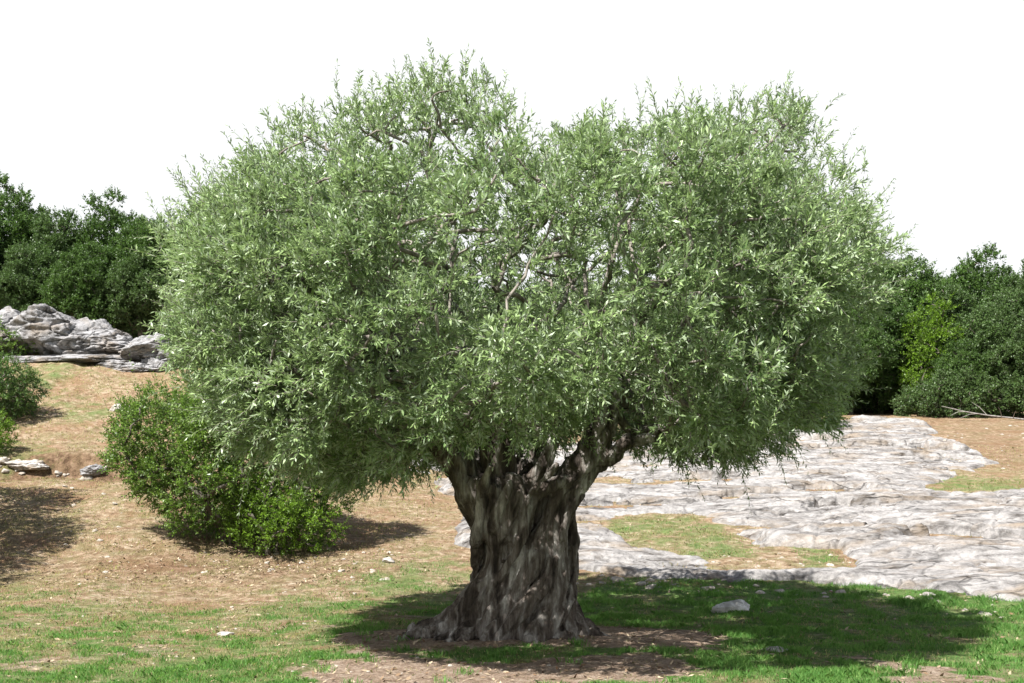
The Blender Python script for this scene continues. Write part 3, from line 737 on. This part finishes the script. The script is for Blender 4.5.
# tree just outside the frame on the left, whose shade lies on the slope
t = plant('holm_oak', (-9.9, 17.2, gz(-9.9, 17.2)), [(0, 0, 3.0, 1.5, 1.6, 1.2), (.2, 1.3, 2.6, 1.1, 1.2, 1.0), (-1.2, 0, 3.2, 1.3, 1.3, 1.2), (.1, -.6, 3.6, 1.1, 1.1, 1.0), (-.5, 2.9, 2.9, 1.4, 1.4, 1.1), (.1, -1.8, 3.0, 1.2, 1.2, 1.0), (0, -.4, 1.8, 1.3, 1.5, .8)], .42, 24, .3, (.2, .4), 12, .075, .5, OAK, WOOD, ('tree', 2.4, .14))
tag(t, 'holm oak left of the picture that shades the lower slope', 'tree')

# the wood behind: a few kinds, then copies
kinds = []
specs = [
 (OAK, [(0, 0, 3.0, 1.9, 1.8, 1.3), (-1.1, .2, 2.2, 1.3, 1.3, 1.1), (1.2, -.2, 2.3, 1.3, 1.2, 1.1), (.3, 0, 4.0, 1.1, 1.1, .8), (-.7, 0, 3.7, .9, .9, .7), (0, -.8, 1.2, 1.4, 1, .9)], 'dark'),
 (OAK2, [(0, 0, 2.9, 1.6, 1.6, 1.3), (.9, 0, 2.2, 1.2, 1.2, 1.0), (-1.0, 0, 2.5, 1.3, 1.2, 1.0), (-.2, 0, 4.0, .8, .9, .9), (.8, 0, 3.6, .7, .8, .7), (0, -.7, 1.2, 1.5, 1, 1.0)], 'grey-green'),
 (OAK, [(0, 0, 3.4, 1.3, 1.3, 1.2), (.7, .3, 2.4, 1.2, 1.2, 1.0), (-.8, 0, 2.7, 1.2, 1.1, 1.0), (.2, 0, 4.6, .7, .7, .7), (-.5, 0, 1.4, 1.2, 1.1, 1.0), (1.1, 0, 3.9, .6, .6, .5), (-1.2, 0, 3.7, .6, .6, .5)], 'tall dark'),
 (LIME, [(0, 0, 2.2, .9, .9, .9), (.4, 0, 3.0, .6, .7, .7), (-.5, 0, 1.5, .9, .8, .8), (.0, 0, 3.8, .4, .4, .5), (.5, 0, 1.2, .8, .8, .7)], 'bright')]
for (mt, lobes, nm) in specs:
    t = plant('holm_oak' if mt is not LIME else 'young_tree', (0, 0, 0), lobes, .52, 46 if mt is not LIME else 26, .30, (.14, .34), 12, .105, .5, mt, WOOD,
              ('tree', 2.4, .13) if mt is not LIME else ('tree', 1.8, .06), up=.35, r0=.016, whips=14 if mt is not LIME else 30)
    kinds.append(t)
used = [False]*len(kinds)
def place_tree(u, d, k, sc, label, group='trees of the wood behind the clearing', sz=None, rz=None, sink=0):
    x = (u-CX)/F*d; z = gz(x, d)-sink
    rz = rng.uniform(0, 6.28) if rz is None else rz
    s = (sc, sc, sz or sc)
    if not used[k]: t = kinds[k]; used[k] = True; t.location = (x, d, z); t.rotation_euler = (0, 0, rz); t.scale = s
    else: t = dup(kinds[k], (x, d, z), rz, s)
    tag(t, label, 'tree', group); return t
LT = [ # u, depth, kind, scale, label
 (6, 39.5, 2, 1.06, 'tall dark oak at the far left with branches standing above the rest'),
 (-60, 37.5, 0, 1.05, 'dark oak cut off by the left edge of the picture'),
 (58, 38.0, 1, .83, 'grey-green oak in the dip of the skyline behind the left rock outcrop'),
 (112, 38.8, 2, .93, 'dark rounded oak standing highest just left of the olive crown'),
 (150, 37.5, 0, .80, 'dark oak half hidden by the left rim of the olive crown'),
 (28, 36.6, 1, .62, 'low olive-green tree right behind the tallest part of the outcrop'),
 (92, 36.4, 0, .62, 'low dark tree overhanging the middle of the left outcrop'),
 (140, 36.0, 1, .58, 'small grey-green tree over the right end of the left outcrop')]
for u, d, k, sc, lb in LT: place_tree(u, d, k, sc*.93, lb)
RT = [
 (905, 50.5, 0, 1.32, 'dark oak rising just right of the olive crown'),
 (985, 53, 2, 1.36, 'tall oak with open flat-topped crown near the right edge'),
 (1040, 51, 1, 1.38, 'brownish-green oak at the right edge of the picture'),
 (880, 48.0, 2, 1.0, 'dark oak over the shady gap at the top of the pale slab'),
 (945, 48.8, 1, 1.05, 'grey-green tree behind the bright young tree'),
 (938, 46.4, 3, 1.12, 'bright yellow-green young tree at the end of the pale slab'),
 (1005, 46.2, 1, .98, 'grey-green bushy tree behind the fallen branch on the right'),
 (1050, 44.0, 1, .88, 'low grey-green tree cut by the right edge'),
 (965, 45.6, 0, .60, 'low dark tree beside the fallen branch'),
 (850, 46.5, 0, .82, 'dark low tree at the head of the pale slab')]
for u, d, k, sc, lb in RT: place_tree(u, d, k, sc*.96, lb)
for i, u in enumerate(range(815, 1075, 30)):
    place_tree(u, 58+(i % 3)*1.7, (0, 2, 1, 0)[i % 4], 1.12+.1*((i*7) % 3), 'dark oak deep in the right wood, seen in gaps between nearer trees')
for i, u in enumerate(range(-30, 190, 32)):
    place_tree(u, 44+(i % 3)*1.2, (0, 1, 2)[i % 3], .80, 'dark oak deep in the left wood, seen in gaps between nearer trees')
for i, u in enumerate(range(205, 860, 46)):
    for j in range(2):
        d = 40+ (u-200)*.013+j*5+rng.uniform(-1, 1); k = (i+j) % 3
        place_tree(u+rng.uniform(-14, 14)+j*22, d, k, rng.uniform(.82, .98)*(1+.12*j), 'dark oak of the wood seen only through gaps in the olive crown')
for i, u in enumerate((-230, -150, -95, 1110, 1180, 1260)):
    place_tree(u, 40+i % 3*2+(6 if u > 0 else 0), i % 3, 1.0, 'oak of the wood standing just outside the picture')
# mastic shrub where the slab meets the wood (under the olive's right rim)
sxx, syy = put(812, 434)
t = plant('mastic_bush', (sxx, syy+.5, gz(sxx, syy+.5)), [(0, 0, .5, 1.0, .7, .6), (-.8, 0, .5, .8, .6, .5)], .26, 16, .2, (.12, .24), 12, .07, .5, MASTIC, WOOD, ('bush', 5, .2, .6), up=.4)
tag(t, 'small green bush on the pale slab under the right rim of the olive', 'bush')
for (u, v, sc, lb) in [(975, 420, 1.2, 'grey scrub beside the pale fallen branch')]:
    qx, qy = put(u, v)
    t = plant('scrub_bush', (qx, qy+1.5, gz(qx, qy+1.5)), [(0, 0, .6*sc, 1.4*sc, .8, .7*sc), (1.3, .3, .5, 1.1, .7, .7), (-1.2, .2, .5, 1.0, .7, .6)], .3, 16, .24, (.15, .3), 12, .085, .5, OAK2 if u > 950 else OAK, WOOD, ('bush', 6, .3, .6), up=.3)
    tag(t, lb, 'bush')

# ------------------------------------------------------------------ rocks
def rock_mesh(name, size, seed, mat, sub=5, rough=.08, planes=16, flat=.0):
    import bmesh
    bm = bmesh.new(); bmesh.ops.create_icosphere(bm, subdivisions=sub, radius=1)
    me = bpy.data.meshes.new(name); bm.to_mesh(me); bm.free()
    n = len(me.vertices); co = np.empty(n*3, np.float32); me.vertices.foreach_get('co', co); d = nrm(co.reshape(-1, 3).astype(float))
    r_ = np.random.default_rng(seed); N = nrm(r_.normal(size=(planes, 3))); h = r_.uniform(.62, 1.0, planes)
    dots = np.maximum(d@N.T, 1e-3); r = np.minimum((h/dots).min(1), 1.25)
    p = d*r[:, None]
    p = p*(1+rough*1.6*fbm(p[:, 0]*1.7+seed, p[:, 1]*1.7, p[:, 2]*1.7, 4, seed)[:, None]+rough*.9*ridged(p[:, 0]*3+seed, p[:, 1]*3, p[:, 2]*5, 5, seed+5)[:, None]-rough*.7*np.exp(-(vnoise(p[:, 0]*2.2, p[:, 1]*2.2, p[:, 2]*4+seed, seed+9)/.07)**2)[:, None])
    p = p*np.array(size)
    me.vertices.foreach_set('co', p.astype(np.float32).ravel()); me.polygons.foreach_set('use_smooth', np.ones(len(me.polygons), bool)); me.materials.append(mat); me.update()
    return me
def rock(name, u, v, d, size, seed, label, cat, mat=ROCKM, group=None, rz=0, sub=5, rough=.1, sink=0, snap=False):
    if snap:
        x, y = put(u, v); z = float(surf(np.array([x]), np.array([y]))[0])-sink
    else: x, y, z = P(u, v, d)
    o = link(name, rock_mesh(name, size, seed, mat, sub, rough), None, (float(x), float(y), float(z)))
    o.rotation_euler = (0, 0, rz); tag(o, label, cat, group); return o
G = 'grey limestone outcrop on the left'
rock('rock_outcrop', 44, 333, 33.0, (1.25, 1.0, .85), 3, 'highest pale knob of the grey outcrop on the left', 'rock', group=G, sub=6, rough=.16)
rock('rock_outcrop', 5, 336, 33.2, (1.0, .9, .72), 14, 'pale rock at the far left end of the outcrop, partly behind a shrub', 'rock', group=G, sub=6, rough=.16)
rock('rock_outcrop', 80, 345, 33.0, (1.0, .9, .52), 5, 'dark weathered rock just right of the outcrop\'s highest knob', 'rock', group=G, sub=6, rough=.17, rz=.6)
rock('rock_outcrop', 112, 350, 33.2, (1.1, .9, .42), 6, 'low grey rock with shrubs in front, middle of the left outcrop', 'rock', group=G, sub=6, rough=.17, rz=2)
rock('rock_outcrop', 150, 353, 32.6, (1.05, .9, .45), 7, 'rounded pale rock at the right end of the left outcrop', 'rock', group=G, sub=6, rough=.16, rz=1)
rock('rock_outcrop', 182, 355, 32.6, (1.0, .9, .45), 8, 'grey rock of the outcrop half hidden by the olive rim', 'rock', group=G, sub=6, rough=.16, rz=4)
rock('rock_ledge', 40, 358, 0, (1.9, .6, .2), 9, 'long flat rock ledge at the foot of the left outcrop', 'rock', rough=.16, rz=-.12, snap=True, sub=6, sink=.1)
rock('rock_ledge', 122, 366, 0, (.9, .4, .2), 10, 'short low ledge below the right half of the outcrop', 'rock', rough=.16, rz=-.2, snap=True, sub=6, sink=.07)
rock('rock_ledge', 158, 368, 0, (.5, .4, .26), 11, 'small pale boulder at the right foot of the left outcrop', 'rock', rough=.14, snap=True)
rock('rock_ledge', 28, 463, 0, (.5, .22, .09), 12, 'flat pale stone edging the terrace step at the left', 'rock', STONEM, rough=.14, rz=-.05, snap=True, sink=.05)
rock('rock_ledge', 98, 469, 0, (.26, .2, .13), 13, 'grey stone set in the terrace step beside the big bush', 'rock', rough=.14, snap=True, sink=.04)
rock('boulder', 122, 413, 0, (.3, .22, .13), 15, 'small pale rock on the upper slope above the big bush', 'rock', STONEM, snap=True)
# loose stones
rock('white_stone', 736, 612, 0, (.235, .13, .085), 21, 'white flat stone lying in the shaded grass right of the trunk', 'stone', WHITEM, snap=True, sink=-.04, rough=.08, rz=.1)
rock('white_stone', 388, 564, 0, (.085, .06, .06), 22, 'white stone on the tan ground between bush and trunk', 'stone', STONEM, snap=True, sink=-.03, sub=4)
rock('white_stone', 226, 634, 0, (.085, .06, .04), 23, 'flat pale stone in the thin grass of the left foreground', 'stone', STONEM, snap=True, sink=-.01, sub=4)
rock('white_stone', 776, 652, 0, (.12, .06, .03), 24, 'flat pale stone sunk in the shaded grass at the edge of the bare soil', 'stone', STONEM, snap=True, sink=-.01, sub=4)
rock('white_stone', 982, 614, 0, (.06, .05, .035), 25, 'small pale stone in the sunlit grass at the right', 'stone', STONEM, snap=True, sub=4)
rock('white_stone', 930, 597, 0, (.09, .06, .045), 26, 'pale stone at the front foot of the slab on the right', 'stone', STONEM, snap=True, sub=4)
# pebbles: one of each of a few kinds, then copies
src = [link('pebble', rock_mesh('pebble', (1, .8, .55), 40+i, PEBM, 3, .1)) for i in range(5)]
spots = []
def scatter(n, pts, smin, smax):
    pw = poly_world(pts); lo, hi = pw.min(0), pw.max(0)
    while n > 0:
        p = rng.uniform(lo, hi)
        if poly_sd(np.array([p[0]]), np.array([p[1]]), pw)[0] > 0: spots.append((p[0], p[1], smin+(smax-smin)*rng.uniform()**3)); n -= 1
scatter(70, [(60, 480), (180, 540), (400, 540), (380, 600), (60, 590)], .015, .07)
scatter(40, [(0, 600), (460, 600), (460, 683), (0, 683)], .012, .035)
scatter(30, [(300, 655), (700, 655), (700, 683), (300, 683)], .01, .03)
scatter(28, [(930, 430), (1024, 425), (1024, 480), (960, 470)], .03, .09)
scatter(60, [(560, 576), (760, 583), (1024, 603), (1024, 622), (900, 597), (560, 588)], .03, .12)
scatter(34, [(-5, 456), (106, 463), (106, 477), (-5, 472)], .04, .17)
scatter(40, [(170, 540), (400, 545), (370, 585), (150, 575)], .02, .06)
scatter(22, [(700, 556), (835, 550), (858, 568), (735, 572)], .02, .07)
first = [True]*5
for i, (x, y, s) in enumerate(spots):
    k = i % 5
    o = src[k] if first[k] else src[k].copy()
    if not first[k]: COL.objects.link(o)
    first[k] = False
    o.location = (float(x), float(y), float(surf(np.array([x]), np.array([y]))[0])-s*.1); o.scale = (s, s, s); o.rotation_euler = (rng.uniform(-.3, .3), rng.uniform(-.3, .3), rng.uniform(0, 6.28))
    tag(o, 'small pale pebble scattered on the ground', 'pebble', 'pebbles scattered on the ground')
# fallen dead branch at the right
dx, dy = put(985, 421)
db = empty('fallen_branch', (dx, dy, gz(dx, dy))); tag(db, 'pale dead branch lying by the scrub at the right edge of the slab', 'branch')
T = Tubes(); 
T.add([(-1.5, .1, .55), (-.7, 0, .35), (.1, .05, .22), (1.0, 0, .12), (1.8, .1, .03)], [.012, .02, .026, .03, .035], 7)
link('stem', T.mesh('stem', [DEAD]), db)
for a_, b_ in (((-.7, 0, .35), (-1.3, -.2, .2)), ((.1, .05, .22), (-.4, .2, .7)), ((.6, .0, .17), (.3, -.4, .5)), ((-.2, .0, .28), (-1.0, -.3, .1)), ((1.0, 0, .12), (.9, -.5, .35))):
    T = Tubes(); a_, b_ = np.array(a_), np.array(b_); T.add([a_, (a_+b_)/2+[0, 0, .06], b_], [.016, .011, .005], 5); link('side_twig', T.mesh('side_twig', [DEAD]), db)

# ------------------------------------------------------------------ light, sky, camera
SUN = nrm(np.array([-1.4, -1.55, 3.0]))
ld = bpy.data.lights.new('sun', 'SUN'); ld.energy = 5.0; ld.angle = math.radians(.53); ld.color = (1, .97, .92)
lo = bpy.data.objects.new('sun', ld); COL.objects.link(lo); lo.rotation_euler = Vector(SUN).to_track_quat('Z', 'Y').to_euler(); lo.location = (-20, -20, 40)
w = bpy.data.worlds.new('World'); SC.world = w; w.use_nodes = True; nt = w.node_tree; nt.nodes.clear()
sky = nt.nodes.new('ShaderNodeTexSky'); sky.sky_type = 'NISHITA'; sky.sun_disc = False
sky.sun_elevation = math.asin(SUN[2]); sky.sun_rotation = math.atan2(SUN[0], SUN[1]); sky.dust_density = 1.5
bg = nt.nodes.new('ShaderNodeBackground'); bg.inputs[1].default_value = .055; nt.links.new(sky.outputs[0], bg.inputs[0])
# bright white veil of haze low in the sky
bg2 = nt.nodes.new('ShaderNodeBackground'); bg2.inputs[0].default_value = (.97, .985, 1, 1); bg2.inputs[1].default_value = .42
tc = nt.nodes.new('ShaderNodeTexCoord'); sp = nt.nodes.new('ShaderNodeSeparateXYZ'); nt.links.new(tc.outputs['Generated'], sp.inputs[0])
mr = nt.nodes.new('ShaderNodeMapRange'); mr.inputs['From Min'].default_value = .42; mr.inputs['From Max'].default_value = .62; mr.inputs['To Min'].default_value = 1; mr.inputs['To Max'].default_value = 0
mr.interpolation_type = 'SMOOTHSTEP'; nt.links.new(sp.outputs[2], mr.inputs[0])
mx = nt.nodes.new('ShaderNodeMixShader'); nt.links.new(mr.outputs[0], mx.inputs[0]); nt.links.new(bg.outputs[0], mx.inputs[1]); nt.links.new(bg2.outputs[0], mx.inputs[2])
ow = nt.nodes.new('ShaderNodeOutputWorld'); nt.links.new(mx.outputs[0], ow.inputs[0])
cd = bpy.data.cameras.new('camera'); cam = bpy.data.objects.new('camera', cd); COL.objects.link(cam); SC.camera = cam
cd.sensor_width = 36; cd.lens = F/1024*36; cd.shift_y = (HY-341.5)/1024; cd.clip_end = 6000; cd.clip_start = .1
cam.location = (0, 0, CAMZ); cam.rotation_euler = (math.radians(90), 0, 0)
SC.view_settings.view_transform = 'Standard'; SC.view_settings.look = 'None'; SC.view_settings.gamma = 1; SC.view_settings.exposure = 1.4
SC.render.resolution_x = 1024; SC.render.resolution_y = 683
SC.cycles.max_bounces = 8; SC.cycles.transmission_bounces = 4; SC.cycles.diffuse_bounces = 4
